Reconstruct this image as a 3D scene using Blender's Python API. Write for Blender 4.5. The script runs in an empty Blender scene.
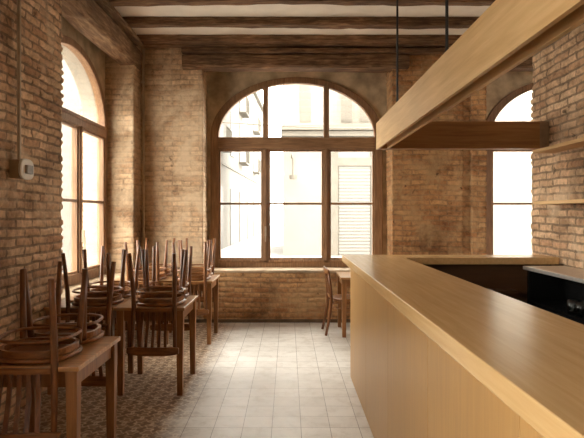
import bpy, bmesh, math, random
import numpy as np
from mathutils import Vector
random.seed(7)
sc = bpy.context.scene
C = sc.collection
PI = math.pi

# ------------------------------------------------------------------ materials
def newmat(name):
    m = bpy.data.materials.new(name); m.use_nodes = True
    nt = m.node_tree; b = nt.nodes['Principled BSDF']
    return m, nt, b, nt.nodes, nt.links

def ramp(N, stops):
    r = N.new('ShaderNodeValToRGB'); e = r.color_ramp.elements
    while len(e) < len(stops): e.new(0.5)
    for i, (p, c) in enumerate(stops):
        e[i].position = p; e[i].color = (*c, 1) if len(c) == 3 else c
    return r

def noise(N, L, vec, scale, detail=4, rough=.55, dist=0.0):
    n = N.new('ShaderNodeTexNoise'); n.inputs['Scale'].default_value = scale
    n.inputs['Detail'].default_value = detail; n.inputs['Roughness'].default_value = rough
    n.inputs['Distortion'].default_value = dist
    if vec is not None: L.new(vec, n.inputs['Vector'])
    return n

def mixc(N, L, a, b, fac, mode='MIX'):
    m = N.new('ShaderNodeMix'); m.data_type = 'RGBA'; m.blend_type = mode
    for s, v in ((m.inputs[6], a), (m.inputs[7], b), (m.inputs[0], fac)):
        if hasattr(v, 'is_output'): L.new(v, s)
        elif isinstance(v, (int, float)): s.default_value = v
        else: s.default_value = (*v, 1)
    return m.outputs[2]

def bump(N, L, b, h, strength=.3, dist=.01):
    bp = N.new('ShaderNodeBump'); bp.inputs['Strength'].default_value = strength
    bp.inputs['Distance'].default_value = dist
    L.new(h, bp.inputs['Height']); L.new(bp.outputs[0], b.inputs['Normal'])

def wood(name, dark, mid, light, axis='Z', rough=.45, stretch=14, scale=3.0, bmp=.12, var=.15, coat=0.0, planks=0):
    m, nt, b, N, L = newmat(name)
    tc = N.new('ShaderNodeTexCoord'); mp = N.new('ShaderNodeMapping')
    s = [stretch]*3; s['XYZ'.index(axis)] = 1.0
    mp.inputs['Scale'].default_value = s
    L.new(tc.outputs['Object'], mp.inputs['Vector'])
    n1 = noise(N, L, mp.outputs[0], scale, 6, .6, .4)
    n2 = noise(N, L, tc.outputs['Object'], 1.7, 2)
    r = ramp(N, [(.32, dark), (.5, mid), (.68, light)])
    L.new(n1.outputs['Fac'], r.inputs[0])
    r2 = ramp(N, [(.35, (1-var,)*3), (.65, (1+var*.6,)*3)])
    L.new(n2.outputs['Fac'], r2.inputs[0])
    col = mixc(N, L, r.outputs[0], r2.outputs[0], 1.0, 'MULTIPLY')
    oi = N.new('ShaderNodeObjectInfo')
    r3 = ramp(N, [(0, (.88, .87, .85)), (1, (1.08, 1.08, 1.08))])
    L.new(oi.outputs['Random'], r3.inputs[0])
    col = mixc(N, L, col, r3.outputs[0], 1.0, 'MULTIPLY')
    L.new(col, b.inputs['Base Color'])
    rr = N.new('ShaderNodeMapRange'); rr.inputs[3].default_value = rough-.06; rr.inputs[4].default_value = rough+.08
    L.new(n1.outputs['Fac'], rr.inputs[0]); L.new(rr.outputs[0], b.inputs['Roughness'])
    b.inputs['Coat Weight'].default_value = coat; b.inputs['Coat Roughness'].default_value = .17; b.inputs['Coat IOR'].default_value = 1.65
    bump(N, L, b, n1.outputs['Fac'], bmp, .004)
    return m

def plain(name, col, rough=.6, metal=0.0, nscale=None, amt=.15, bmp=0.0):
    m, nt, b, N, L = newmat(name)
    b.inputs['Roughness'].default_value = rough; b.inputs['Metallic'].default_value = metal
    tc = N.new('ShaderNodeTexCoord')
    n = noise(N, L, tc.outputs['Object'], nscale or 12, 5)
    r = ramp(N, [(.3, tuple(c*(1-amt) for c in col)), (.7, tuple(min(1, c*(1+amt)) for c in col))])
    L.new(n.outputs['Fac'], r.inputs[0]); L.new(r.outputs[0], b.inputs['Base Color'])
    if bmp: bump(N, L, b, n.outputs['Fac'], bmp, .01)
    return m

BW, RH = .25, .07
def brick(name, c1, c2, mortar, plaster, cover=.5):
    c1, c2, mortar, plaster = [tuple(min(.8, v*1.28) for v in c_) for c_ in (c1, c2, mortar, plaster)]
    m, nt, b, N, L = newmat(name)
    uv = N.new('ShaderNodeUVMap'); tc = N.new('ShaderNodeTexCoord')
    br = N.new('ShaderNodeTexBrick'); br.offset = .5; br.offset_frequency = 2; br.squash = 1
    for k, v in (('Scale', 1), ('Brick Width', BW), ('Row Height', RH), ('Mortar Size', .012), ('Mortar Smooth', .35), ('Bias', 0.0)):
        br.inputs[k].default_value = v
    br.inputs['Color1'].default_value = (*c1, 1); br.inputs['Color2'].default_value = (*c2, 1); br.inputs['Mortar'].default_value = (*mortar, 1)
    L.new(uv.outputs[0], br.inputs['Vector'])
    g = noise(N, L, tc.outputs['Object'], 22, 6, .65)
    rg = ramp(N, [(.3, (.5, .47, .43)), (.5, (1, 1, 1)), (.7, (1.4, 1.38, 1.33))]); L.new(g.outputs['Fac'], rg.inputs[0])
    col = mixc(N, L, br.outputs['Color'], rg.outputs[0], .8, 'MULTIPLY')
    # old lime plaster smears left over the brickwork
    pn = noise(N, L, tc.outputs['Object'], 2.3, 8, .68, .5)
    rp = ramp(N, [(cover-.05, (0, 0, 0)), (cover+.1, (.75, .75, .75))]); L.new(pn.outputs['Fac'], rp.inputs[0])
    col = mixc(N, L, col, plaster, rp.outputs[0])
    # soot stains of their own shape
    sn = noise(N, L, tc.outputs['Object'], 1.1, 7, .7, .8)
    rs = ramp(N, [(.36, (.42, .36, .30)), (.5, (1, 1, 1))]); L.new(sn.outputs['Fac'], rs.inputs[0])
    col = mixc(N, L, col, rs.outputs[0], .8, 'MULTIPLY')
    # small chipped holes
    vn = noise(N, L, tc.outputs['Object'], 9, 3, .5)
    rv = ramp(N, [(.26, (.3, .27, .24)), (.31, (1, 1, 1))]); L.new(vn.outputs['Fac'], rv.inputs[0])
    col = mixc(N, L, col, rv.outputs[0], .9, 'MULTIPLY')
    L.new(col, b.inputs['Base Color']); b.inputs['Roughness'].default_value = .88
    f = noise(N, L, tc.outputs['Object'], 34, 7, .75)
    bump(N, L, b, f.outputs['Fac'], .8, .012)
    return m

M = {}
M['brick'] = brick('old_brick', (.37, .215, .12), (.55, .38, .235), (.21, .14, .085), (.50, .375, .25), .57)
M['brick_pale'] = brick('limewashed_brick', (.33, .20, .11), (.44, .30, .18), (.28, .19, .115), (.46, .345, .225), .48)
M['brick_red'] = brick('ochre_brick', (.27, .12, .045), (.41, .23, .10), (.25, .145, .07), (.37, .24, .12), .53)
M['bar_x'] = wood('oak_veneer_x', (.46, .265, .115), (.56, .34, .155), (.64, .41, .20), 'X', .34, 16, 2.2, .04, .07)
M['bar_y'] = wood('oak_veneer_y', (.63, .395, .165), (.69, .445, .20), (.75, .50, .24), 'Y', .27, 16, 2.2, 0, .04)  # countertop oak, lightened in colour to stand in for light from above
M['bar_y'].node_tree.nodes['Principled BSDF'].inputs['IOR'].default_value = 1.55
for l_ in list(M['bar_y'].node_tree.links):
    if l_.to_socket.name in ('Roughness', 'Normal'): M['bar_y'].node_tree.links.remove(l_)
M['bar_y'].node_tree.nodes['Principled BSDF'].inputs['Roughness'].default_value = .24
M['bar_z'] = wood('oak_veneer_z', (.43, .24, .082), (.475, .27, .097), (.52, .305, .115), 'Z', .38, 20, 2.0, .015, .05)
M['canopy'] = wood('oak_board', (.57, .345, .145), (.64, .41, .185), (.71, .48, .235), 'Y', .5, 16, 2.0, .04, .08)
M['canopy_x_shaded'] = wood('shaded_oak_board', (.25, .11, .032), (.32, .15, .048), (.38, .19, .066), 'X', .5, 16, 2.0, .04, .08)  # canopy oak darkened to carry the shade on the cross and inner boards
M['dark_ply'] = wood('dark_plywood', (.10, .045, .018), (.13, .06, .024), (.16, .075, .03), 'X', .6, 14, 2, .03, .06)
M['chair'] = wood('chair_beech', (.10, .034, .010), (.175, .064, .019), (.27, .107, .034), 'Z', .36, 10, 5, .08)
M['chair_x'] = wood('chair_seat_beech', (.14, .052, .016), (.24, .098, .032), (.36, .16, .058), 'X', .30, 10, 5, .08)
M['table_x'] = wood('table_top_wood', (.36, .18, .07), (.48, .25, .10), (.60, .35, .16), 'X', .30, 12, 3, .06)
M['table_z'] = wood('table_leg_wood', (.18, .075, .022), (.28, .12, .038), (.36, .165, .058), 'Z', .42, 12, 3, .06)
M['frame'] = wood('window_wood', (.17, .082, .034), (.25, .13, .058), (.34, .19, .095), 'Z', .55, 12, 4, .15)
M['frame_x'] = wood('window_wood_flat', (.17, .082, .034), (.25, .13, .058), (.34, .19, .095), 'X', .55, 12, 4, .15)
M['old_x'] = wood('old_timber_x', (.07, .032, .014), (.155, .08, .038), (.30, .18, .095), 'X', .9, 9, 5, .9, .35)
M['old_y'] = wood('old_timber_y', (.10, .05, .024), (.20, .115, .058), (.34, .22, .125), 'Y', .9, 9, 5, .9, .35)
M['ceil'] = plain('ceiling_plaster', (.74, .68, .60), .9, 0, 3, .10, .1)
M['spandrel'] = plain('old_render', (.50, .38, .24), .92, 0, 4, .42, .6)
M['render'] = plain('outer_reveal_stone', (.38, .34, .28), .9, 0, 3, .08, .1)
M['steel'] = plain('brushed_steel', (.74, .70, .66), .42, 1.0, 30, .06)
M['black'] = plain('black_steel', (.012, .012, .012), .25, 0, 20, .2)
M['blackrod'] = plain('black_iron', (.015, .013, .012), .5, .3, 20, .2)
M['pipe'] = plain('grey_conduit', (.42, .33, .23), .45, .4, 12, .15)
M['box'] = plain('dark_box', (.25, .165, .095), .6, 0, 12, .2)
M['cover'] = plain('worn_white_cover', (.68, .64, .56), .45, 0, 20, .06)
M['greyknob'] = plain('grey_switch', (.24, .22, .19), .5, 0, 20, .1)
M['plinth'] = plain('dirty_plinth', (.12, .075, .04), .85, 0, 6, .35, .3)
M['sillstone'] = plain('worn_sill', (.42, .31, .20), .8, 0, 8, .3, .4)
M['facade'] = plain('pale_stucco', (.17, .155, .135), .95, 0, 1.2, .10)
M['facade2'] = plain('cream_stucco', (.20, .18, .152), .95, 0, 1.2, .06)
M['facade_dark'] = plain('stone_trim', (.13, .115, .095), .95, 0, 2, .12)
M['facade_win'] = plain('dull_window', (.07, .064, .055), .6, 0, 2, .15)
M['street'] = plain('pale_paving', (.26, .25, .235), .9, 0, .8, .08)

def shutter_mat():
    m, nt, b, N, L = newmat('roller_shutter_slats')
    tc = N.new('ShaderNodeTexCoord'); w = N.new('ShaderNodeTexWave'); w.bands_direction = 'Z'
    w.inputs['Scale'].default_value = 2.6; L.new(tc.outputs['Object'], w.inputs['Vector'])
    r = ramp(N, [(.1, (.11, .10, .088)), (.5, (.145, .135, .12))]); L.new(w.outputs['Fac'], r.inputs[0])
    L.new(r.outputs[0], b.inputs['Base Color']); b.inputs['Roughness'].default_value = .7
    bump(N, L, b, w.outputs['Fac'], .5, .02)
    return m
M['shutter'] = shutter_mat()

def glass_mat(name, tint=(1, 1, 1), refl=.05):
    m = bpy.data.materials.new(name); m.use_nodes = True; nt = m.node_tree; N = nt.nodes; L = nt.links; N.clear()
    o = N.new('ShaderNodeOutputMaterial'); t = N.new('ShaderNodeBsdfTransparent'); g = N.new('ShaderNodeBsdfGlossy')
    t.inputs[0].default_value = (*tint, 1); g.inputs['Roughness'].default_value = .03
    mx = N.new('ShaderNodeMixShader'); lw = N.new('ShaderNodeLayerWeight'); lw.inputs[0].default_value = .2
    mr = N.new('ShaderNodeMapRange'); mr.inputs[3].default_value = refl; mr.inputs[4].default_value = min(1, refl+.5)
    L.new(lw.outputs['Facing'], mr.inputs[0]); L.new(mr.outputs[0], mx.inputs[0])
    L.new(t.outputs[0], mx.inputs[1]); L.new(g.outputs[0], mx.inputs[2]); L.new(mx.outputs[0], o.inputs[0])
    return m
M['pane'] = glass_mat('window_glass', (.97, .98, .97), .03)
M['drink'] = glass_mat('drinking_glass', (.80, .82, .81), .08)

def floor_mat():
    m, nt, b, N, L = newmat('cement_tiles')
    tc = N.new('ShaderNodeTexCoord'); P = tc.outputs['Object']
    br = N.new('ShaderNodeTexBrick'); br.offset = 0; br.squash = 1
    for k, v in (('Scale', 1), ('Brick Width', .204), ('Row Height', .204), ('Mortar Size', .0022), ('Mortar Smooth', .2), ('Bias', 0.0)):
        br.inputs[k].default_value = v
    br.inputs['Color1'].default_value = (.60, .56, .50, 1); br.inputs['Color2'].default_value = (.69, .655, .60, 1); br.inputs['Mortar'].default_value = (.17, .13, .10, 1)
    mp = N.new('ShaderNodeMapping'); mp.inputs['Location'].default_value = (.113, .02, 0); L.new(P, mp.inputs[0]); L.new(mp.outputs[0], br.inputs['Vector'])
    n = noise(N, L, P, 7, 8, .7, .3); rn = ramp(N, [(.3, (.66, .60, .52)), (.5, (1, 1, 1)), (.7, (1.12, 1.12, 1.12))]); L.new(n.outputs['Fac'], rn.inputs[0])
    plaincol = mixc(N, L, br.outputs['Color'], rn.outputs[0], .75, 'MULTIPLY')
    # patterned tiles: diagonal lattice motifs
    sx = N.new('ShaderNodeSeparateXYZ'); L.new(P, sx.inputs[0])
    def mth(op, a, b_=None):
        k = N.new('ShaderNodeMath'); k.operation = op
        for i, v in enumerate((a, b_)):
            if v is None: continue
            if hasattr(v, 'is_output'): L.new(v, k.inputs[i])
            else: k.inputs[i].default_value = v
        return k.outputs[0]
    fx = mth('SINE', mth('MULTIPLY', mth('ADD', sx.outputs[0], sx.outputs[1]), PI/.102))
    fy = mth('SINE', mth('MULTIPLY', mth('SUBTRACT', sx.outputs[0], sx.outputs[1]), PI/.102))
    lat = mth('MULTIPLY', fx, fy)
    fx2 = mth('SINE', mth('MULTIPLY', sx.outputs[0], 2*PI/.068)); fy2 = mth('SINE', mth('MULTIPLY', sx.outputs[1], 2*PI/.068))
    lat2 = mth('ADD', lat, mth('MULTIPLY', mth('MULTIPLY', fx2, fy2), .55))
    n4 = noise(N, L, P, 14, 5, .7); lat2 = mth('ADD', lat2, mth('MULTIPLY', mth('SUBTRACT', n4.outputs['Fac'], .5), 2.2))
    mr = N.new('ShaderNodeMapRange'); mr.inputs[1].default_value = -1; mr.inputs[2].default_value = 1; L.new(lat2, mr.inputs[0])
    rl = ramp(N, [(.25, (.17, .095, .05)), (.48, (.36, .25, .155)), (.56, (.66, .55, .42)), (.8, (.27, .17, .10))]); L.new(mr.outputs[0], rl.inputs[0])
    pat = mixc(N, L, rl.outputs[0], rn.outputs[0], .6, 'MULTIPLY')
    gm = mixc(N, L, pat, (.15, .10, .07), br.outputs['Fac'])
    # boundary along the aisle, feathered by wear
    n5 = noise(N, L, P, 3, 6, .7)
    edge = mth('ADD', sx.outputs[0], mth('MULTIPLY', mth('SUBTRACT', n5.outputs['Fac'], .5), .55))
    mr2 = N.new('ShaderNodeMapRange'); mr2.inputs[1].default_value = -.92; mr2.inputs[2].default_value = -.66; L.new(edge, mr2.inputs[0])
    col = mixc(N, L, gm, plaincol, mr2.outputs[0])
    L.new(col, b.inputs['Base Color'])
    rr = N.new('ShaderNodeMapRange'); rr.inputs[3].default_value = .30; rr.inputs[4].default_value = .55
    L.new(n.outputs['Fac'], rr.inputs[0]); L.new(rr.outputs[0], b.inputs['Roughness'])
    n6 = noise(N, L, P, 5, 5, .6)
    hsum = mth('SUBTRACT', mth('MULTIPLY', n6.outputs['Fac'], .6), mth('MULTIPLY', br.outputs['Fac'], .8))
    bump(N, L, b, hsum, .25, .006)
    return m
M['floor'] = floor_mat()

# ------------------------------------------------------------------ mesh helpers
def obj(name, bm, mat, parent=None, smooth=False, bevel=0.0, kind=None):
    me = bpy.data.meshes.new(name)
    bmesh.ops.recalc_face_normals(bm, faces=bm.faces[:])
    bm.to_mesh(me); bm.free()
    me.materials.append(M[mat] if isinstance(mat, str) else mat)
    if smooth:
        me.polygons.foreach_set('use_smooth', [True]*len(me.polygons))
    o = bpy.data.objects.new(name, me); C.objects.link(o)
    if parent: o.parent = parent
    if bevel:
        md = o.modifiers.new('bevel', 'BEVEL'); md.width = bevel; md.segments = 2; md.limit_method = 'ANGLE'; md.angle_limit = .7
        md.harden_normals = False
    if kind: o['kind'] = kind
    return o

def struct(name, bm, mat, parent=None, **k):
    return obj(name, bm, mat, parent, kind='structure', **k)

def tag(o, label, cat, group=None, kind=None):
    o['label'] = label; o['category'] = cat
    if group: o['group'] = group
    if kind: o['kind'] = kind
    return o

def thing(name, label, cat, loc=(0, 0, 0), rot=(0, 0, 0), group=None):
    o = bpy.data.objects.new(name, None); C.objects.link(o); o.empty_display_size = .1
    o.location = loc; o.rotation_euler = rot
    return tag(o, label, cat, group)

def copy_tree(o, parent=None):
    c = o.copy(); C.objects.link(c); c.parent = parent
    for ch in list(o.children): copy_tree(ch, c)
    return c

def box(bm, x0, x1, y0, y1, z0, z1):
    v = [bm.verts.new(p) for p in ((x0, y0, z0), (x1, y0, z0), (x1, y1, z0), (x0, y1, z0), (x0, y0, z1), (x1, y0, z1), (x1, y1, z1), (x0, y1, z1))]
    for f in ((0, 3, 2, 1), (4, 5, 6, 7), (0, 1, 5, 4), (1, 2, 6, 5), (2, 3, 7, 6), (3, 0, 4, 7)):
        bm.faces.new([v[i] for i in f])
    return v

def B(*a):
    bm = bmesh.new(); box(bm, *a); return bm

def tube(bm, pts, rad, n=10, closed=False, caps=True, squash=1.0):
    pts = [Vector(p) for p in pts]; rings = []
    if isinstance(rad, (int, float)): rad = [rad]*len(pts)
    N = len(pts); up = None
    for i, p in enumerate(pts):
        if closed: t = pts[(i+1) % N]-pts[i-1]
        else: t = pts[min(i+1, N-1)]-pts[max(i-1, 0)]
        t.normalize()
        if up is None:
            up = Vector((0, 0, 1)) if abs(t.z) < .8 else Vector((1, 0, 0))
        a = up-t*up.dot(t); a.normalize(); b_ = t.cross(a); up = a
        rings.append([bm.verts.new(p+(a*math.cos(2*PI*k/n)+b_*math.sin(2*PI*k/n)*squash)*rad[i]) for k in range(n)])
    for i in range(N if closed else N-1):
        r0, r1 = rings[i], rings[(i+1) % N]
        for k in range(n):
            bm.faces.new((r0[k], r0[(k+1) % n], r1[(k+1) % n], r1[k]))
    if caps and not closed:
        bm.faces.new(rings[0][::-1]); bm.faces.new(rings[-1])

def sweep_rect(bm, pts, wdir, w, t):
    """flat bar along pts; wdir(i) gives the width direction."""
    pts = [Vector(p) for p in pts]; rings = []
    for i, p in enumerate(pts):
        tan = (pts[min(i+1, len(pts)-1)]-pts[max(i-1, 0)]).normalized()
        a = Vector(wdir); a = (a-tan*a.dot(tan)).normalized(); b_ = tan.cross(a)
        rings.append([bm.verts.new(p+a*sa*w/2+b_*sb*t/2) for sa, sb in ((-1, -1), (1, -1), (1, 1), (-1, 1))])
    for r0, r1 in zip(rings, rings[1:]):
        for k in range(4): bm.faces.new((r0[k], r0[(k+1) % 4], r1[(k+1) % 4], r1[k]))
    bm.faces.new(rings[0][::-1]); bm.faces.new(rings[-1])

def timber(x0, x1, y0, y1, z0, z1, axis, seed, amp=.012, step=.12):
    """an old hand-hewn beam: box with wobbly edges"""
    rnd = random.Random(seed); bm = bmesh.new()
    lo, hi = (x0, x1) if axis == 'X' else (y0, y1)
    n = max(2, int((hi-lo)/step)); rings = []
    ch = .16*min((y1-y0) if axis == 'X' else (x1-x0), z1-z0)
    a0, a1 = (y0, y1) if axis == 'X' else (x0, x1)
    prof = [(a0+ch, z0), (a1-ch, z0), (a1, z0+ch), (a1, z1-ch*.5), (a1-ch*.5, z1), (a0+ch*.5, z1), (a0, z1-ch*.5), (a0, z0+ch)]
    st = [(0, 0)]*8
    for i in range(n+1):
        s = lo+(hi-lo)*i/n
        st = [(.7*a+rnd.uniform(-amp, amp)*.6, .7*b+rnd.uniform(-amp, amp)*.6) for a, b in st]
        rings.append([bm.verts.new((s, p[0]+d[0], p[1]+d[1]) if axis == 'X' else (p[0]+d[0], s, p[1]+d[1])) for p, d in zip(prof, st)])
    for r0, r1 in zip(rings, rings[1:]):
        for k in range(8): bm.faces.new((r0[k], r0[(k+1) % 8], r1[(k+1) % 8], r1[k]))
    bm.faces.new(rings[0][::-1]); bm.faces.new(rings[-1])
    return bm

def smn(x, y, seed, f):
    r = np.random.RandomState(seed); o = 0
    for _ in range(6):
        a, b_, p = r.uniform(-f, f), r.uniform(-f, f), r.uniform(0, 6.28)
        o = o+np.sin(a*x+b_*y+p)
    return o/3

def brick_strip(path, z0, z1, seed=0, flip=1, amp=1.0, du=.022, dv=.0117, wob=1.0, jt=.003):
    """relief brickwork following a plan polyline; returns verts, faces, uvs"""
    P = [np.array(p, float) for p in path]
    pts, nrm, us = [], [], []; u = 0.0
    segn = []
    for a, b_ in zip(P, P[1:]):
        d = b_-a; l = np.linalg.norm(d); d /= l; segn.append((np.array([d[1], -d[0]])*flip, l, d))
    for i, (n, l, d) in enumerate(segn):
        k = max(1, int(l/du))
        for j in range(k):
            t = j/k
            pts.append(P[i]+d*l*t)
            if j == 0 and i > 0:
                m = n+segn[i-1][0]; m /= np.linalg.norm(m); nrm.append(m)
            else: nrm.append(n)
            us.append(u+l*t)
        u += l
    pts.append(P[-1]); nrm.append(segn[-1][0]); us.append(u)
    pts, nrm, us = np.array(pts), np.array(nrm), np.array(us)
    nv = max(2, int((z1-z0)/dv)); vs = z0+(z1-z0)*np.arange(nv+1)/nv
    U, V = np.meshgrid(us, vs)
    Uw = U+wob*(.010*smn(U, V, seed+1, 9)+.004*smn(U, V, seed+2, 40))+seed*1.37
    Vw = V+wob*(.010*smn(U, V, seed+3, 3)+.0035*smn(U, V, seed+4, 30))
    row = np.floor(Vw/RH); off = np.where(np.mod(row, 2) == 0, BW*.5, 0.0)
    col = np.floor((Uw+off)/BW)
    lx = Uw+off-col*BW; ly = Vw-row*RH
    e = np.minimum(np.minimum(lx, BW-lx), np.minimum(ly, RH-ly))
    en = np.random.RandomState(seed+50).rand(*e.shape)-.5
    en = (en+np.roll(en, 1, 0)+np.roll(en, 1, 1)+np.roll(np.roll(en, 1, 0), 1, 1))/2
    ero = .6+.5*smn(U, V, seed+9, 6)            # patches where the joints are worn deeper
    e = e+.005*en+.003*smn(U, V, seed+10, 90)
    h = np.clip((e-jt)/.012, 0, 1); h = h*h*(3-2*h)
    rnd = np.sin(row*127.1+col*311.7+seed*7.7)*43758.5453; rnd = rnd-np.floor(rnd)
    rnd2 = np.sin(row*269.5+col*183.3+seed*3.1)*24634.634; rnd2 = rnd2-np.floor(rnd2)
    pro = .45+.55*rnd; pro = np.where(rnd2 < .05, .05, pro)
    D = amp*(.013*h*pro*np.clip(ero, .35, 1.1)+.0016*en+.004*smn(U, V, seed+5, 2.5)+.0022*smn(U, V, seed+6, 60)+.002*smn(U, V, seed+8, 130)-.006)
    X = pts[:, 0][None]+nrm[:, 0][None]*D; Y = pts[:, 1][None]+nrm[:, 1][None]*D
    nu = len(us)
    co = np.stack([X, Y, V], -1).reshape(-1, 3)
    idx = np.arange((nv+1)*nu).reshape(nv+1, nu)
    q = np.stack([idx[:-1, :-1], idx[:-1, 1:], idx[1:, 1:], idx[1:, :-1]], -1).reshape(-1, 4)
    if flip > 0: pass
    else: q = q[:, ::-1]
    return co, q, np.stack([Uw, Vw], -1).reshape(-1, 2)

def brick_obj(name, strips, mat, boxes=(), kind='structure', parent=None):
    cs, qs, uvs, base = [], [], [], 0
    for co, q, uv in strips:
        cs.append(co); qs.append(q+base); uvs.append(uv); base += len(co)
    for (x0, x1, y0, y1, z0, z1) in boxes:
        co = np.array([(x0, y0, z0), (x1, y0, z0), (x1, y1, z0), (x0, y1, z0), (x0, y0, z1), (x1, y0, z1), (x1, y1, z1), (x0, y1, z1)], float)
        q = np.array([(0, 3, 2, 1), (4, 5, 6, 7), (0, 1, 5, 4), (1, 2, 6, 5), (2, 3, 7, 6), (3, 0, 4, 7)])+base
        cs.append(co); qs.append(q); uvs.append(np.stack([co[:, 0]+co[:, 1], co[:, 2]], -1)); base += 8
    co = np.concatenate(cs); q = np.concatenate(qs); uv = np.concatenate(uvs)
    me = bpy.data.meshes.new(name)
    me.vertices.add(len(co)); me.vertices.foreach_set('co', co.ravel())
    me.loops.add(q.size); me.loops.foreach_set('vertex_index', q.ravel().astype(np.int32))
    me.polygons.add(len(q)); me.polygons.foreach_set('loop_start', np.arange(0, q.size, 4, dtype=np.int32))
    me.polygons.foreach_set('loop_total', np.full(len(q), 4, dtype=np.int32))
    me.update(calc_edges=True)
    l = me.uv_layers.new(name='UVMap'); l.data.foreach_set('uv', uv[q.ravel()].ravel())
    me.materials.append(M[mat]); me.validate()
    o = bpy.data.objects.new(name, me); C.objects.link(o)
    if kind: o['kind'] = kind
    if parent: o.parent = parent
    return o

# ------------------------------------------------------------------ room shell
XL, YB = -2.035, 7.2       # inner face of left wall, inner face of back wall piers
XR, YR = 2.42, 5.16        # right brick wall and its end
ZC = 3.88
struct('floor', B(-2.7, 6.6, -3.0, 7.9, -.1, 0), 'floor')
struct('ceiling', B(-2.8, 6.7, -3.1, 7.95, ZC, ZC+.15), 'ceil')

# left wall: near part, deep window niche, far pillar
YN0, YN1 = 4.70, 6.86
YM0, YM1 = -1.10, 1.06      # unseen second niche, added so its window lights the bar and right wall
brick_obj('wall_left', [
    brick_strip([(-2.44, YM1), (XL, YM1), (XL, YN0), (-2.44, YN0)], 0, ZC, 1, amp=1.9, wob=1.2, jt=.006),
    brick_strip([(XL, -2.98), (XL, YM0), (-2.44, YM0)], 0, ZC, 6, du=.05, dv=.03),
    brick_strip([(XL, YM0), (XL, YM1)], 0, .70, 7, du=.05, dv=.03),
    brick_strip([(XL, YN0), (XL, YN1)], 0, .70, 3),
    brick_strip([(XL-.01, YN0), (XL-.01, YN1)], 3.70, ZC, 4),
], 'brick', [(-2.75, XL-.03, -3.0, YM0-.03, 0, ZC), (-2.75, XL-.03, YM1+.03, YN0-.03, 0, ZC), (-2.75, XL-.03, YM0-.05, YM1+.05, 0, .70), (-2.75, XL-.02, YM0-.05, YM1+.05, 3.5, ZC), (-2.75, XL-.03, YN1+.03, 7.9, 0, ZC), (-2.75, XL-.03, YN0-.05, YN1+.05, 0, .70),
             (-2.75, XL-.04, YN0-.05, YN1+.05, 3.70, ZC)])
brick_obj('wall_left_pillar', [brick_strip([(-2.44, YN1), (XL, YN1), (XL, YB+.02)], 0, ZC, 2, amp=1.1, wob=1.4)], 'brick_pale')
# back wall
RX0, RX1, YW = -1.177, 1.44, 7.6
RX2, RX3 = 2.748, 5.53
brick_obj('wall_back', [
    brick_strip([(XL, YB), (RX0, YB), (RX0, YW+.02)], 0, ZC, 11, amp=1.1, wob=1.4),
], 'brick_pale', [(-2.7, RX0-.03, YB+.03, 7.9, 0, ZC), (RX0-.04, RX1+.04, YB+.03, 7.9, 0, .69), (RX0-.04, RX1+.04, YB+.05, 7.9, 3.66, ZC),
                  (RX2-.04, RX3+.04, YB+.05, 7.9, 3.66, ZC), (RX2-.04, RX3+.04, YB+.03, 7.9, 0, .69)])
brick_obj('wall_back_lower', [brick_strip([(RX0, YB), (RX1, YB)], 0, .695, 12, amp=1.3, wob=1.6)], 'brick_red')
brick_obj('wall_back_pier', [
    brick_strip([(RX1, YW+.02), (RX1, YB), (2.43, YB), (2.44, YB+.05), (2.53, YB+.05), (2.54, YB), (RX2, YB), (RX2, YW+.02)], 0, ZC, 13, amp=1.25, wob=1.7),
    brick_strip([(RX2, YB), (RX3, YB)], 0, .695, 14),
    brick_strip([(RX3, YW+.02), (RX3, YB), (6.5, YB)], 0, ZC, 15, du=.05, dv=.03),
], 'brick_red', [(RX1+.03, RX2-.03, YB+.08, 7.9, 0, ZC), (RX3+.03, 6.6, YB+.03, 7.9, 0, ZC)])
# right brick wall beside the bar
brick_obj('wall_right', [
    brick_strip([(XR, -2.98), (XR, YR), (XR+.38, YR)], 0, ZC, 21, flip=-1, amp=1.6, wob=1.2, jt=.004),
], 'brick', [(XR+.03, XR+.36, -3.0, YR-.03, 0, ZC)])
struct('wall_right_alcove', B(6.5, 6.6, -3.0, 7.9, 0, ZC), 'spandrel')
bmp_ = bmesh.new()
for a_ in ((-2.75, 3.6, 0, ZC), (6.0, 6.6, 0, ZC), (3.6, 6.0, 0, .72), (3.6, 6.0, 3.2, ZC)):
    box(bmp_, a_[0], a_[1], -3.3, -3.0, a_[2], a_[3])
struct('wall_front', bmp_, 'spandrel')
for k_, (xa, xb) in enumerate(((3.6, 6.0),)):
    bmp_ = bmesh.new()
    for i_ in range(4):
        q_ = xa+(xb-xa)*i_/3; box(bmp_, max(xa, q_-.05), min(xb, q_+.05), -3.2, -3.1, .72, 3.2)
    box(bmp_, xa, xb, -3.19, -3.11, .72, .82); box(bmp_, xa, xb, -3.19, -3.11, 3.1, 3.2); box(bmp_, xa, xb, -3.19, -3.11, 2.4, 2.5)
    struct('window_%d' % (5+k_), bmp_, 'frame')  # unseen window added behind the camera to let in front light
bmp_ = bmesh.new(); box(bmp_, RX0-.6, 6.5, YB-.022, YB+.01, 0, .045)
struct('baseboard_back', bmp_, 'plinth')
struct('trim_1', timber(RX0-.0, RX1, YB-.012, YW, .685, .722, 'X', 5, .004), 'sillstone')
struct('trim_2', timber(RX2, RX3, YB-.015, YW, .685, .722, 'X', 6, .004), 'sillstone')
struct('trim_3', timber(-2.42, XL+.015, YN0, YN1, .685, .722, 'Y', 7, .004), 'sillstone')

# arched infill + windows --------------------------------------------------
ZS, AI, BI, AO, BO = 2.629, 1.136, .777, 1.254, .865
def xf_back(uc):
    return lambda u, t, z: (uc+u, YW+t, z)
def zl(z): return z if z < ZS else ZS+(z-ZS)*.92
def xf_left(u, t, z): return (-2.40-t, 5.79+u*.82, zl(z))
def xf_left_added(u, t, z): return (-2.40-t, -.02+u*.82, zl(z))

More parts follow.
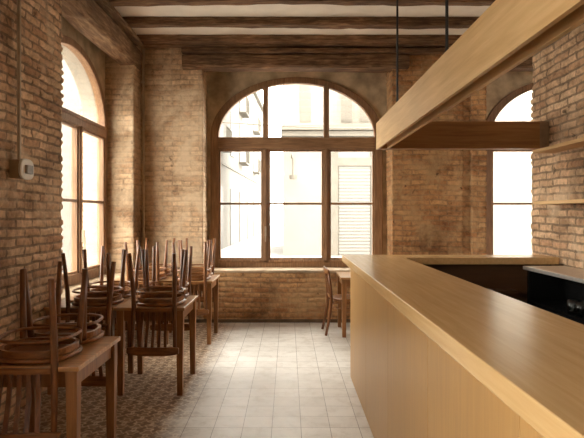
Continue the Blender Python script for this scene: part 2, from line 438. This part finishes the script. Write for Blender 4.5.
def arch_pts(a, b, zbot, n=40):
    p = [(-a, zbot), (-a, ZS)]
    p += [(-a*math.cos(PI*i/n), ZS+b*math.sin(PI*i/n)) for i in range(1, n)]
    return p+[(a, ZS), (a, zbot)]

def ring_solid(bm, outer, inner, t0, t1, xf, closed=False):
    n = len(outer); V = {}
    for nm, L_ in (('o', outer), ('i', inner)):
        for tt in (0, 1):
            V[nm, tt] = [bm.verts.new(xf(u, (t0, t1)[tt], z)) for u, z in L_]
    for k in range(n-1):
        for tt in (0, 1):
            bm.faces.new((V['o', tt][k], V['o', tt][k+1], V['i', tt][k+1], V['i', tt][k]))
        for nm in 'oi':
            bm.faces.new((V[nm, 0][k], V[nm, 0][k+1], V[nm, 1][k+1], V[nm, 1][k]))
    for k in (0, n-1):
        bm.faces.new((V['o', 0][k], V['i', 0][k], V['i', 1][k], V['o', 1][k]))

def xbox(bm, xf, u0, u1, t0, t1, z0, z1):
    v = [bm.verts.new(xf(*p)) for p in ((u0, t0, z0), (u1, t0, z0), (u1, t1, z0), (u0, t1, z0), (u0, t0, z1), (u1, t0, z1), (u1, t1, z1), (u0, t1, z1))]
    for f in ((0, 3, 2, 1), (4, 5, 6, 7), (0, 1, 5, 4), (1, 2, 6, 5), (2, 3, 7, 6), (3, 0, 4, 7)):
        bm.faces.new([v[i] for i in f])

def infill(name, xf, hw_l, hw_r, ztop, out):
    """wall closing the niche around the arched frame, thick, with stone reveal outside"""
    inner = arch_pts(AO-.012, BO-.012, .70)
    def outer_of(p):
        u, z = p
        return p
    n = len(inner); outer = []
    for i, (u, z) in enumerate(inner):
        if i < 2: outer.append((-hw_l, z))
        elif i > n-3: outer.append((hw_r, z))
        else: outer.append((-hw_l+(hw_l+hw_r)*(i-1)/(n-3), ztop))
    outer[1] = (-hw_l, ZS); outer[-2] = (hw_r, ZS)
    # insert the top corners
    inner2 = inner[:2]+[inner[1]]+inner[2:-2]+[inner[-2]]+inner[-2:]
    outer2 = outer[:2]+[(-hw_l, ztop)]+outer[2:-2]+[(hw_r, ztop)]+outer[-2:]
    bm = bmesh.new(); ring_solid(bm, outer2, inner2, 0.01, out, xf)
    bmesh.ops.remove_doubles(bm, verts=bm.verts[:], dist=1e-5)
    return bm

def spandrel_and_reveal(nm, xf, hl, hr, ztop):
    struct('wall_'+nm+'_infill', infill('x', xf, hl, hr, ztop, .09), 'spandrel')
    def xf2(u, t, z): return xf(u, t+.085, z)
    struct('wall_'+nm+'_outer', infill('x', xf2, hl, hr, ztop, .19), 'render')

def window(idx, xf, mull, flat, tb=2.445):
    bm = bmesh.new()
    ring_solid(bm, arch_pts(AO, BO, .722), arch_pts(AI, BI, .722), -.035, .055, xf)
    xbox(bm, xf, -AI, AI, -.035, .055, .722, .833)
    xbox(bm, xf, -AI, AI, -.05, -.03, .80, .835)
    root = struct('window_%d' % idx, bm, 'frame', bevel=.006)
    # transom between arch lights and casements
    bm = bmesh.new(); xbox(bm, xf, -AI, AI, -.045, .05, tb, 2.60); xbox(bm, xf, -AI, AI, -.06, .0, 2.575, 2.615); xbox(bm, xf, -AI, AI, -.055, 0, tb-.01, tb+.015)
    struct('transom', bm, flat, root, bevel=.005)
    for (u, w, up) in mull:
        bm = bmesh.new(); xbox(bm, xf, u-w/2, u+w/2, -.05, .05, .80, tb)
        xbox(bm, xf, u-w*.16, u+w*.16, -.068, -.04, .82, tb)
        if up:
            zt = ZS+BI*math.sqrt(max(0, 1-(u/AI)**2))
            xbox(bm, xf, u-w/2, u+w/2, -.05, .05, 2.60, zt+.03)
        struct('mullion', bm, 'frame', root, bevel=.006)
    edges = [-AI]+[m_[0] for m_ in mull]+[AI]
    for k in range(len(edges)-1):
        a = edges[k]+(mull[k-1][1]/2 if k else 0); b_ = edges[k+1]-(mull[k][1]/2 if k < len(mull) else 0)
        bm = bmesh.new(); xbox(bm, xf, a, b_, -.02, .03, 1.635, 1.665)
        struct('glazing_bar', bm, flat, root)
        # casement sash
        bm = bmesh.new()
        s = .028
        for r_ in ((a, a+s, .833, tb-.005), (b_-s, b_, .833, tb-.005), (a+s, b_-s, .833, .833+s), (a+s, b_-s, tb-.005-s, tb-.005)):
            xbox(bm, xf, r_[0], r_[1], -.025, .03, r_[2], r_[3])
        struct('sash', bm, 'frame', root, bevel=.003)
        bm = bmesh.new(); xbox(bm, xf, a+.01, b_-.01, .004, .008, .84, tb)
        struct('pane', bm, 'pane', root)
    bm = bmesh.new()
    pts = [p for p in arch_pts(AI-.002, BI-.002, 2.60)]
    for t in (.004, .008):
        bm.faces.new([bm.verts.new(xf(u, t, z)) for u, z in pts])
    struct('pane', bm, 'pane', root)
    # casement handle
    bm = bmesh.new(); u = mull[0][0]; xbox(bm, xf, u-.012, u+.012, -.09, -.06, 1.18, 1.32); xbox(bm, xf, u-.008, u+.008, -.10, -.085, 1.10, 1.24)
    struct('window_handle', bm, 'pipe', root)
    return root

UC = .125
w1 = window(1, xf_back(UC), [(-.45, .078, True), (.434, .078, True)], 'frame_x')
spandrel_and_reveal('arch_back', xf_back(UC), UC-RX0+.02, RX1-UC+.02, 3.80)
w2 = window(2, xf_left, [(.14, .06, False)], 'frame', 2.50)
spandrel_and_reveal('arch_left', xf_left, 1.36, 1.36, 3.86)
w4_added = window(4, xf_left_added, [(.14, .06, False)], 'frame', 2.50)  # added out of view for its side light on bar and canopy
spandrel_and_reveal('arch_left_added', xf_left_added, 1.36, 1.36, 3.86)
UC3 = 4.10
w3 = window(3, xf_back(UC3), [(-.44, .078, True), (.44, .078, True)], 'frame_x')
spandrel_and_reveal('arch_alcove', xf_back(UC3), UC3-RX2+.02, RX3-UC3+.02, 3.80)

# old lintels and ceiling beams
def beamthing(name, label, cat, bm, mat, group=None):
    return tag(obj(name, bm, mat), label, cat, group)
beamthing('timber_lintel', 'rough dark timber lintel over the wide arched window', 'lintel', timber(-1.45, 1.66, 7.10, 7.36, 3.50, 3.685, 'X', 31, .010), 'old_x', 'old timber lintels over the windows')
beamthing('timber_lintel', 'old timber lintel over the half hidden arched window behind the bar', 'lintel', timber(2.62, 5.66, 7.10, 7.36, 3.50, 3.685, 'X', 32, .010), 'old_x', 'old timber lintels over the windows')
beamthing('timber_lintel', 'massive weathered timber lintel along the left wall above its window', 'lintel', timber(-2.27, -1.99, 4.2, 7.10, 3.46, 3.72, 'Y', 33, .018), 'old_y', 'old timber lintels over the windows')
beamthing('wall_plate', 'rough timber wall plate under the ceiling along the window wall', 'beam', timber(-1.97, 6.4, 7.04, 7.175, 3.782, ZC, 'X', 35, .018), 'old_x')
beamthing('packing_timber', 'knobbly packing timber lying on the wide window lintel', 'beam', timber(-1.45, 6.4, 7.06, 7.172, 3.697, 3.758, 'X', 36, .009, .06), 'old_x')
LB = ['last ceiling beam before the window wall', 'second ceiling beam counted from the window wall', 'third ceiling beam from the window wall, cut off by the top of the photo']
for i, y in enumerate((6.97, 6.27, 5.57, 4.87, 4.17, 3.47, 2.4, 1.3, .2, -.9, -2.0)):
    if i == 0: continue
    lab = 'dark hewn ' + (LB[i] if i < 3 else 'ceiling beam overhead, above the edge of the photo')
    beamthing('ceiling_beam', lab, 'beam', timber(-2.02, 6.45, y, y+.15, 3.785, ZC+.01, 'X', 40+i, .012), 'old_x', 'dark hewn ceiling beams' if i < 3 else 'ceiling beams overhead')
beamthing('ceiling_beam', 'dark hewn last ceiling beam, touching the window wall timbers', 'beam', timber(-2.02, 6.45, 6.90, 7.03, 3.80, ZC+.01, 'X', 40, .012), 'old_x', 'dark hewn ceiling beams')
beamthing('edge_beam', 'weathered timber running along the top of the left wall', 'beam', timber(-2.12, -1.93, 3.6, 6.95, 3.745, 3.80, 'Y', 55, .012), 'old_y')

# corner pipe
bm = bmesh.new(); tube(bm, [(-1.985, 7.14, 0), (-1.985, 7.14, 3.76)], .017)
for z in (1.0, 2.2, 3.3): box(bm, -2.02, -1.965, 7.13, 7.15, z, z+.02)
tag(obj('corner_pipe', bm, 'pipe', smooth=False), 'thin grey pipe running up the corner beside the window wall', 'pipe')

# conduit and socket box on the left wall
r = thing('wall_switch', 'old wall switch with rounded white cover on the left brick wall', 'switch', (0, 0, 0))
bm = B(-2.04, -1.968, 3.80, 3.99, 1.765, 1.90); obj('switch_box', bm, 'box', r, bevel=.006)
bm = bmesh.new()
cy, cz, hy, hz = 3.90, 1.835, .10, .078
pp = []
for k in range(32):
    a = 2*PI*k/32; c_, s_ = math.cos(a), math.sin(a)
    pp.append((cy+hy*math.copysign(abs(c_)**.75, c_), cz+hz*math.copysign(abs(s_)**.6, s_)))
va = [bm.verts.new((-1.97, y, z)) for y, z in pp]; vb = [bm.verts.new((-1.955, y, z)) for y, z in pp]
vc = [bm.verts.new((-1.95, cy+(y-cy)*.9, cz+(z-cz)*.9)) for y, z in pp]
for A_, B_ in ((va, vb), (vb, vc)):
    for k in range(32): bm.faces.new((A_[k], A_[(k+1) % 32], B_[(k+1) % 32], B_[k]))
bm.faces.new(va[::-1]); bm.faces.new(vc)
obj('switch_cover', bm, 'cover', r)
obj('switch_socket', B(-1.955, -1.93, 3.855, 3.945, 1.80, 1.865), 'greyknob', r, bevel=.004)
bm = bmesh.new(); tube(bm, [(-2.0, 3.87, 1.89), (-2.0, 3.87, 3.9)], .013); tube(bm, [(-2.0, 3.845, 1.91), (-2.0, 3.845, 3.9)], .005, 6)
for z in (2.5, 3.2): box(bm, -2.03, -1.985, 3.85, 3.89, z, z+.02)
tag(obj('wall_conduit', bm, 'pipe'), 'grey metal conduit dropping from the ceiling to the wall switch', 'conduit')

# ------------------------------------------------------------------ bar
ZT = 1.115
bar = thing('bar_counter', 'long pale oak bar counter with a short return to the brick wall', 'bar counter', (0, 0, 0))
bm = bmesh.new()
out = [(.51, -1.6), (1.032, -1.6), (1.032, 4.60), (XR-.02, 4.60), (XR-.02, 4.92), (.51, 4.92)]
lo = [bm.verts.new((x, y, ZT-.062)) for x, y in out]; hi = [bm.verts.new((x, y, ZT)) for x, y in out]
bm.faces.new(lo[::-1]); bm.faces.new(hi)
for k in range(6): bm.faces.new((lo[k], lo[(k+1) % 6], hi[(k+1) % 6], hi[k]))
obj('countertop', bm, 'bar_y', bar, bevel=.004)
joints = [4.79, 3.84, 2.99, 2.14, 1.29, .44, -.41, -1.5]
for a, b_ in zip(joints, joints[1:]):
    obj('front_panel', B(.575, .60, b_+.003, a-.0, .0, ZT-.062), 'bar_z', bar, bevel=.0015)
obj('carcass', B(.601, .90, -1.5, 4.76, .01, ZT-.063), 'black', bar)
obj('end_panel', B(.602, XR-.03, 4.765, 4.79, 0, ZT-.063), 'bar_z', bar)
obj('return_panel', B(1.0, XR-.03, 4.72, 4.745, 0.0, ZT-.063), 'dark_ply', bar)
obj('return_shelf', B(1.0, 2.03, 4.58, 4.72, .80, .825), 'dark_ply', bar, bevel=.002)

bb = thing('back_bar_unit', 'low black back bar unit against the right brick wall', 'cabinet', (0, 0, 0))
obj('carcass', B(2.36, 2.40, -1.4, 4.50, 0, 1.02), 'black', bb)
obj('side_panel', B(2.07, 2.36, 4.47, 4.50, 0, 1.02), 'black', bb)
obj('side_panel', B(2.07, 2.36, -1.4, -1.37, 0, 1.02), 'black', bb)
obj('shelf', B(2.07, 2.36, -1.37, 4.47, .74, .765), 'black', bb)
for y0, y1 in ((-1.37, .1), (.1, 1.57), (1.57, 3.04), (3.04, 4.47)):
    d = obj('door', B(2.05, 2.07, y0+.004, y1-.004, .08, .74), 'black', bb, bevel=.002)
    obj('door_handle', B(2.03, 2.05, y0+.2, y1-.2, .69, .70), 'steel', d)
tag(obj('steel_worktop', B(2.04, 2.405, -1.45, 4.52, 1.02, 1.05), 'steel', bevel=.003), 'thin stainless steel worktop on the low black unit behind the bar', 'worktop')
def glass_mesh():
    bm = bmesh.new(); prof = [(0, 0), (.028, 0), (.032, .03), (.036, .095), (.033, .095), (.028, .012), (0, .010)]
    n = 16; rings = []
    for r_, z in prof:
        if r_ == 0: rings.append([bm.verts.new((0, 0, z))])
        else: rings.append([bm.verts.new((r_*math.cos(2*PI*k/n), r_*math.sin(2*PI*k/n), z)) for k in range(n)])
    for A_, B_ in zip(rings, rings[1:]):
        for k in range(n):
            if len(A_) == 1: bm.faces.new((A_[0], B_[(k+1) % n], B_[k]))
            elif len(B_) == 1: bm.faces.new((A_[k], A_[(k+1) % n], B_[0]))
            else: bm.faces.new((A_[k], A_[(k+1) % n], B_[(k+1) % n], B_[k]))
    return bm
g0 = obj('drinking_glass', glass_mesh(), 'drink', smooth=True)
spots = [(2.11, 3.86), (2.12, 3.76), (2.19, 3.82), (2.20, 3.70), (2.11, 3.64)]
gl = ['farthest of the clear glasses on the dark shelf under the steel worktop', 'second clear glass along the front of the dark shelf behind the bar',
      'clear glass in the back row of the dark shelf, beside the farthest glass', 'clear glass in the back row of the dark shelf, at the picture edge',
      'clear glass at the near end of the front row on the dark shelf']
for i, (x, y) in enumerate(spots):
    g = g0 if i == 0 else g0.copy()
    if i: C.objects.link(g)
    g.location = (x, y, .765); tag(g, gl[i], 'glass', 'clear glasses on the back bar shelf')

# wall shelves
for z, lab in ((2.05, 'upper thin oak shelf on the right brick wall'), (1.585, 'lower thin oak shelf on the right brick wall')):
    tag(obj('wall_shelf', B(2.22, XR-.008, -1.0, 4.72, z, z+.028), 'canopy', bevel=.002), lab, 'shelf', 'oak shelves on the brick wall')

# hanging canopy over the bar
cn = thing('hanging_canopy', 'pale oak channel beam hung on black rods over the bar', 'canopy beam', (0, 0, 0))
Z0, Z1 = 2.105, 2.355
obj('side_board', B(.83, .852, -1.6, 4.90, Z0, Z1), 'canopy', cn, bevel=.0015)
obj('side_board', B(.915, .937, -1.6, 4.80, Z0, Z1), 'canopy', cn, bevel=.0015)
obj('inner_board', B(.853, .914, -1.6, 4.80, Z0+.07, Z0+.09), 'canopy_x_shaded', cn)
obj('cross_board', B(.853, 2.325, 4.80, 4.90, Z0, Z1), 'canopy_x_shaded', cn, bevel=.002)
obj('wall_bracket', B(2.325, XR-.008, 4.802, 4.90, Z0-.0, Z1+.004), 'box', cn, bevel=.004)
for y in (4.2, 2.89, 1.5, .1):
    bm = bmesh.new(); tube(bm, [(.883, y, Z0+.09), (.883, y, 3.80)], .0085 if y > 3 else .009, 8)
    tube(bm, [(.883, y, Z1-.002), (.883, y, Z1+.012)], .02, 12)
    obj('hanging_rod', bm, 'blackrod', cn)

# ------------------------------------------------------------------ tables
def make_table(w=.58, d=.66, h=.73):
    t = thing('cafe_table', 'x', 'table', group='square wooden cafe tables')
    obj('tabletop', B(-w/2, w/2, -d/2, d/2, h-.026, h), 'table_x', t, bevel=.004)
    i = .03
    bm = bmesh.new()
    box(bm, -w/2+i+.04, w/2-i-.04, -d/2+i+.006, -d/2+i+.026, h-.115, h-.0265)
    box(bm, -w/2+i+.04, w/2-i-.04, d/2-i-.026, d/2-i-.006, h-.115, h-.0265)
    box(bm, -w/2+i+.006, -w/2+i+.026, -d/2+i+.04, d/2-i-.04, h-.115, h-.0265)
    box(bm, w/2-i-.026, w/2-i-.006, -d/2+i+.04, d/2-i-.04, h-.115, h-.0265)
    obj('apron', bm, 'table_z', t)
    for sx in (-1, 1):
        for sy in (-1, 1):
            bm = bmesh.new(); cx, cy = sx*(w/2-.015-.029), sy*(d/2-.015-.029)
            rings = []
            for z, k in ((0, .022), (h-.12, .029), (h-.0265, .029)):
                rings.append([bm.verts.new((cx+a*k, cy+b_*k, z)) for a, b_ in ((-1, -1), (1, -1), (1, 1), (-1, 1))])
            for A_, B_ in zip(rings, rings[1:]):
                for k in range(4): bm.faces.new((A_[k], A_[(k+1) % 4], B_[(k+1) % 4], B_[k]))
            bm.faces.new(rings[0][::-1]); bm.faces.new(rings[-1])
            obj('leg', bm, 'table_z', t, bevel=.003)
    return t

# chair: seat top at .45, faces +y
def make_chair():
    t = thing('bentwood_chair', 'x', 'chair', group='bentwood cafe chairs')
    n = 36
    def outline(s, inset=0.0):
        o = []
        for k in range(n):
            a = 2*PI*k/n; c_, s_ = math.cos(a), math.sin(a)
            x = math.copysign(abs(c_)**.72, c_); y = math.copysign(abs(s_)**.72, s_)
            w = .205+.014*y
            o.append((x*(w-inset)*s, y*(.183-inset)*s))
        return o
    bm = bmesh.new(); rings = []
    for ins, z in ((.012, .421), (.002, .426), (0, .436), (.004, .446), (.014, .45), (.03, .4485), (.07, .444), (.12, .442)):
        rings.append([bm.verts.new((x, y, z)) for x, y in outline(1, ins)])
    for A_, B_ in zip(rings, rings[1:]):
        for k in range(n): bm.faces.new((A_[k], A_[(k+1) % n], B_[(k+1) % n], B_[k]))
    bm.faces.new(rings[0][::-1]); bm.faces.new(rings[-1])
    obj('seat', bm, 'chair_x', t, smooth=True)
    # hoop apron under the seat
    bm = bmesh.new(); o1, o2 = outline(1, .016), outline(1, .034)
    R_ = [[bm.verts.new((x, y, z)) for x, y in o_] for o_, z in ((o1, .4205), (o1, .385), (o2, .385), (o2, .4205))]
    for A_, B_ in zip(R_, R_[1:]+R_[:1]):
        for k in range(n): bm.faces.new((A_[k], A_[(k+1) % n], B_[(k+1) % n], B_[k]))
    obj('seat_ring', bm, 'chair_x', t, smooth=False)
    # stretcher hoop
    bm = bmesh.new(); tube(bm, [(x*.94, y*.94, .335) for x, y in outline(1, .0)], .0095, 8, closed=True)
    obj('stretcher_hoop', bm, 'chair_x', t, smooth=True)
    for s in (-1, 1):
        bm = bmesh.new()
        tube(bm, [(s*.180, .186, 0), (s*.168, .168, .2), (s*.157, .150, .384), (s*.155, .147, .42)], [.0155, .018, .0195, .0195], 8)
        obj('front_leg', bm, 'chair', t, smooth=True)
        bm = bmesh.new()
        tube(bm, [(s*.182, -.272, 0), (s*.176, -.240, .15), (s*.170, -.212, .32), (s*.168, -.202, .45), (s*.172, -.212, .60), (s*.180, -.240, .795)],
             [.0155, .0175, .019, .0195, .0175, .015], 8)
        tube(bm, [(s*.168, -.204, .405), (s*.145, -.165, .405)], .011, 6)
        obj('back_post', bm, 'chair', t, smooth=True)
    # top rail, bowed backwards
    bm = bmesh.new(); rings = []
    for i in range(17):
        q = -1+2*i/16; x = q*.212; y = -.243-.022*(1-q*q); hh = .036*(1-.35*abs(q)**6); z = .792+.004*(1-q*q)
        rings.append([bm.verts.new((x, y+dy, z+dz)) for dy, dz in ((-.010, -hh), (.010, -hh), (.012, -hh*.5), (.012, hh*.6), (.006, hh), (-.006, hh), (-.012, hh*.6), (-.012, -hh*.5))])
    for A_, B_ in zip(rings, rings[1:]):
        for k in range(8): bm.faces.new((A_[k], A_[(k+1) % 8], B_[(k+1) % 8], B_[k]))
    bm.faces.new(rings[0][::-1]); bm.faces.new(rings[-1])
    obj('top_rail', bm, 'chair_x', t, smooth=False, bevel=.003)
    # lower back rail at seat height
    bm = bmesh.new(); sweep_rect(bm, [(-.16, -.203, .47), (-.08, -.210, .47), (0, -.212, .47), (.08, -.210, .47), (.16, -.203, .47)], (0, 0, 1), .03, .016)
    obj('lower_rail', bm, 'chair_x', t)
    for i in range(5):
        x = -.105+.0525*i; q = x/.205
        bm = bmesh.new(); sweep_rect(bm, [(x*.86, -.210, .475), (x*.95, -.226, .62), (x, -.243-.020*(1-q*q), .775)], (1, 0, 0), .023, .009)
        obj('slat', bm, 'chair', t)
    return t

TX = {'A': (-1.345, 2.95), 'B': (-1.14, 4.60), 'C': (-1.728, 4.62), 'D': (-1.155, 6.28), 'E': (-1.738, 6.30)}
t0 = make_table()
TL = {'A': 'nearest square wooden table on the left, two upturned chairs on it',
      'B': 'square wooden table beside the aisle in the middle row, stacked with upturned chairs',
      'C': 'square table pushed between the middle aisle table and the left wall',
      'D': 'aisle side table of the far row, just before the window wall',
      'E': 'table in the far left corner, against the wall by the thin pipe'}
for i, k in enumerate('ABCDE'):
    t = t0 if i == 0 else copy_tree(t0)
    t.location = (*TX[k], 0); t['label'] = TL[k]
t = copy_tree(t0); t.location = (.93, 6.62, 0); t['label'] = 'pale topped wooden table under the window, half hidden by the end of the bar'
t.rotation_euler = (0, 0, 0)

ch0 = make_chair()
H = .73+.4502
CH = [  # x, y of the seat centre, faces, yaw jitter
    (-1.35, 2.822, 'f', .02, 'upturned chair on the nearest table, its slatted back hanging toward the viewer'),
    (-1.355, 3.212, 'b', -.03, 'upturned chair on the far half of the nearest table, legs up'),
    (-1.095, 4.472, 'f', -.02, 'upturned chair on the middle aisle table, slatted back hanging over its near edge'),
    (-1.13, 4.862, 'b', .03, 'upturned chair on the middle aisle table, back hanging over its far edge'),
    (-1.645, 4.49, 'f', .01, 'upturned chair on the near edge of the middle table beside the left wall'),
    (-1.66, 4.88, 'b', -.02, 'upturned chair behind another on the middle table beside the left wall'),
    (-1.12, 6.152, 'f', .02, 'upturned chair on the far aisle table, back hanging over the near edge'),
    (-1.15, 6.542, 'b', -.02, 'upturned chair on the far aisle table, closest to the window wall'),
    (-1.66, 6.172, 'f', -.01, 'upturned chair on the near half of the corner table'),
    (-1.67, 6.562, 'b', .02, 'upturned chair on the corner table, tight by the brick pillar'),
]
for i, (x, y, m_, j, lab) in enumerate(CH):
    c = ch0 if i == 0 else copy_tree(ch0)
    c.location = (x, y, H); c['label'] = lab; c['group'] = 'upturned chairs on the tables'
    c.rotation_euler = (PI, 0, (PI if m_ == 'f' else 0)+j)
c = copy_tree(ch0); c.location = (.73, 6.61, 0); c.rotation_euler = (0, 0, -PI/2+.05); del c['group']
c['label'] = 'brown chair standing upright at the window table beside the end of the bar'

# ------------------------------------------------------------------ outside
struct('street_ground', B(-30, 40, 8.0, 70, -.15, -.02), 'street')
struct('ground_side_lane', B(-30, -2.8, -20, 8.0, -.15, -.02), 'street')
struct('ground_front', B(-2.8, 30, -20, -3.4, -.15, -.02), 'street')
# receding house on the left side of the street
hb = thing('street_house', 'pale town house with balconies receding along the street outside', 'house', (0, 0, 0))
p1, p2 = Vector((-3.45, 10.2)), Vector((-1.9, 43)); dv = (p2-p1).normalized(); nv = Vector((dv.y, -dv.x)); Lh = (p2-p1).length
def hpt(s, o, z): q = p1+dv*s+nv*o; return (q.x, q.y, z)
def hbox(bm, s0, s1, o0, o1, z0, z1):
    v = [bm.verts.new(hpt(*p)) for p in ((s0, o0, z0), (s1, o0, z0), (s1, o1, z0), (s0, o1, z0), (s0, o0, z1), (s1, o0, z1), (s1, o1, z1), (s0, o1, z1))]
    for f in ((0, 3, 2, 1), (4, 5, 6, 7), (0, 1, 5, 4), (1, 2, 6, 5), (2, 3, 7, 6), (3, 0, 4, 7)): bm.faces.new([v[i] for i in f])
bm = bmesh.new(); hbox(bm, 0, Lh, -6, 0, -.1, 9.5); obj('facade', bm, 'facade', hb)
bm = bmesh.new(); hbox(bm, -.2, Lh, -6, .2, 9.5, 9.75); hbox(bm, 0, Lh, 0, .04, 3.65, 3.75); obj('cornice', bm, 'facade_dark', hb)
for fl, zb in enumerate((.0, 4.2, 6.9)):
    for k in range(8):
        s = 5.0+k*3.2
        bm = bmesh.new(); hbox(bm, s, s+1.1, -.1, .03, zb+.1 if fl else 0, zb+2.2+(.5 if not fl else 0))
        obj('shuttered_window', bm, 'facade_win', hb)
        if fl and k % 2 == 0:
            bm = bmesh.new(); hbox(bm, s-.2, s+1.3, 0, .4, zb-.0, zb+.08)
            rb = obj('balcony', bm, 'facade_dark', hb)
            bm = bmesh.new(); hbox(bm, s-.2, s+1.3, .37, .40, zb+.9, zb+.95)
            for q in range(14): hbox(bm, s-.2+q*.113, s-.18+q*.113, .38, .395, zb+.08, zb+.9)
            obj('railing', bm, 'facade_dark', rb)
# facing house with the shop shutter
fb = thing('facing_house', 'cream house across the street with a closed roller shutter', 'house', (0, 0, 0))
YF = 19.0
def px(x): return (x-288)/520*YF
def pz(y): return 1.5+(214-y)/520*YF
obj('facade', B(px(283), 9, YF, YF+6, -.1, 10.5), 'facade2', fb)
bm = bmesh.new(); box(bm, px(281), 9.1, YF-.3, YF+.05, pz(137), pz(132)); box(bm, px(281), 9.1, YF-.45, YF+.05, pz(131.5), pz(127)); box(bm, px(330), px(338), YF-.08, YF+.02, -.1, pz(137))
box(bm, px(371), px(377), YF-.08, YF+.02, -.1, pz(137)); box(bm, px(338), px(371), YF-.08, YF+.02, pz(166), pz(158))
obj('stone_band', bm, 'facade_dark', fb)
obj('roller_shutter', B(px(339), px(370), YF-.04, YF+.02, -.05, pz(166.5)), 'shutter', fb)
obj('roller_shutter', B(px(386), px(430), YF-.04, YF+.02, -.05, pz(166.5)), 'shutter', fb)
for x0, x1 in ((341, 352), (360, 371), (300, 311)):
    obj('shuttered_window', B(px(x0), px(x1), YF-.03, YF+.02, pz(122), pz(85)), 'facade_dark', fb)
bm = bmesh.new(); box(bm, px(336), px(376), YF-.6, YF-.56, pz(97), pz(95))
for q in range(30): box(bm, px(336)+q*.05, px(336)+q*.05+.018, YF-.59, YF-.57, pz(122), pz(97))
obj('railing', bm, 'facade_dark', fb)
bm = bmesh.new(); tube(bm, [(px(292), YF-.1, pz(158)), (px(292), YF-.35, pz(156)), (px(293), YF-.45, pz(160)), (px(293), YF-.45, pz(176))], .04, 8)
tube(bm, [(px(293), YF-.45, pz(176)), (px(293), YF-.45, pz(180))], .13, 10)
tag(obj('street_lamp', bm, 'facade_dark'), 'small bracket lamp on the cream house wall across the street', 'lamp')
bm = bmesh.new(); tube(bm, [(-3.0+i*.55, 17.5, pz(128)+.0-.25*math.sin(PI*i/20)) for i in range(21)], .022, 6)
tag(obj('overhead_cable', bm, 'facade_dark'), 'thin cable slung across the street, seen through the window', 'cable')

# ------------------------------------------------------------------ light
w = bpy.data.worlds.new('sky'); sc.world = w; w.use_nodes = True
bg = w.node_tree.nodes['Background']; bg.inputs[0].default_value = (1.0, .95, .872, 1); bg.inputs[1].default_value = 10
def portal(name, loc, rot, sx, sy):
    l = bpy.data.lights.new(name, 'AREA'); l.shape = 'RECTANGLE'; l.size = sx; l.size_y = sy; l.cycles.is_portal = True
    o = bpy.data.objects.new(name, l); C.objects.link(o); o.location = loc; o.rotation_euler = rot
portal('portal', (UC, 7.92, 2.1), (-PI/2, 0, 0), 2.5, 2.9)
portal('portal', (UC3, 7.92, 2.1), (-PI/2, 0, 0), 2.5, 2.9)
portal('portal', (-2.72, -.02, 2.1), (0, -PI/2, 0), 2.9, 2.4)
portal('portal', (4.8, -3.32, 1.96), (PI/2, 0, 0), 2.4, 2.5)
portal('portal', (-2.72, 5.79, 2.1), (0, -PI/2, 0), 2.9, 2.4)

sc.cycles.use_denoising = True
sc.cycles.max_bounces = 10; sc.cycles.diffuse_bounces = 6
sc.cycles.sample_clamp_indirect = 8
vs = sc.view_settings; vs.view_transform = 'Standard'; vs.look = 'None'; vs.gamma = 1; vs.exposure = 0.92; vs.use_curve_mapping = False

cam = bpy.data.cameras.new('camera'); cam.sensor_width = 36; cam.lens = 520/584*36
cam.shift_x = 4/584; cam.shift_y = -5/584; cam.clip_start = .02; cam.clip_end = 300
co = bpy.data.objects.new('camera', cam); C.objects.link(co); co.location = (0, 0, 1.5); co.rotation_euler = (PI/2, 0, 0)
sc.camera = co
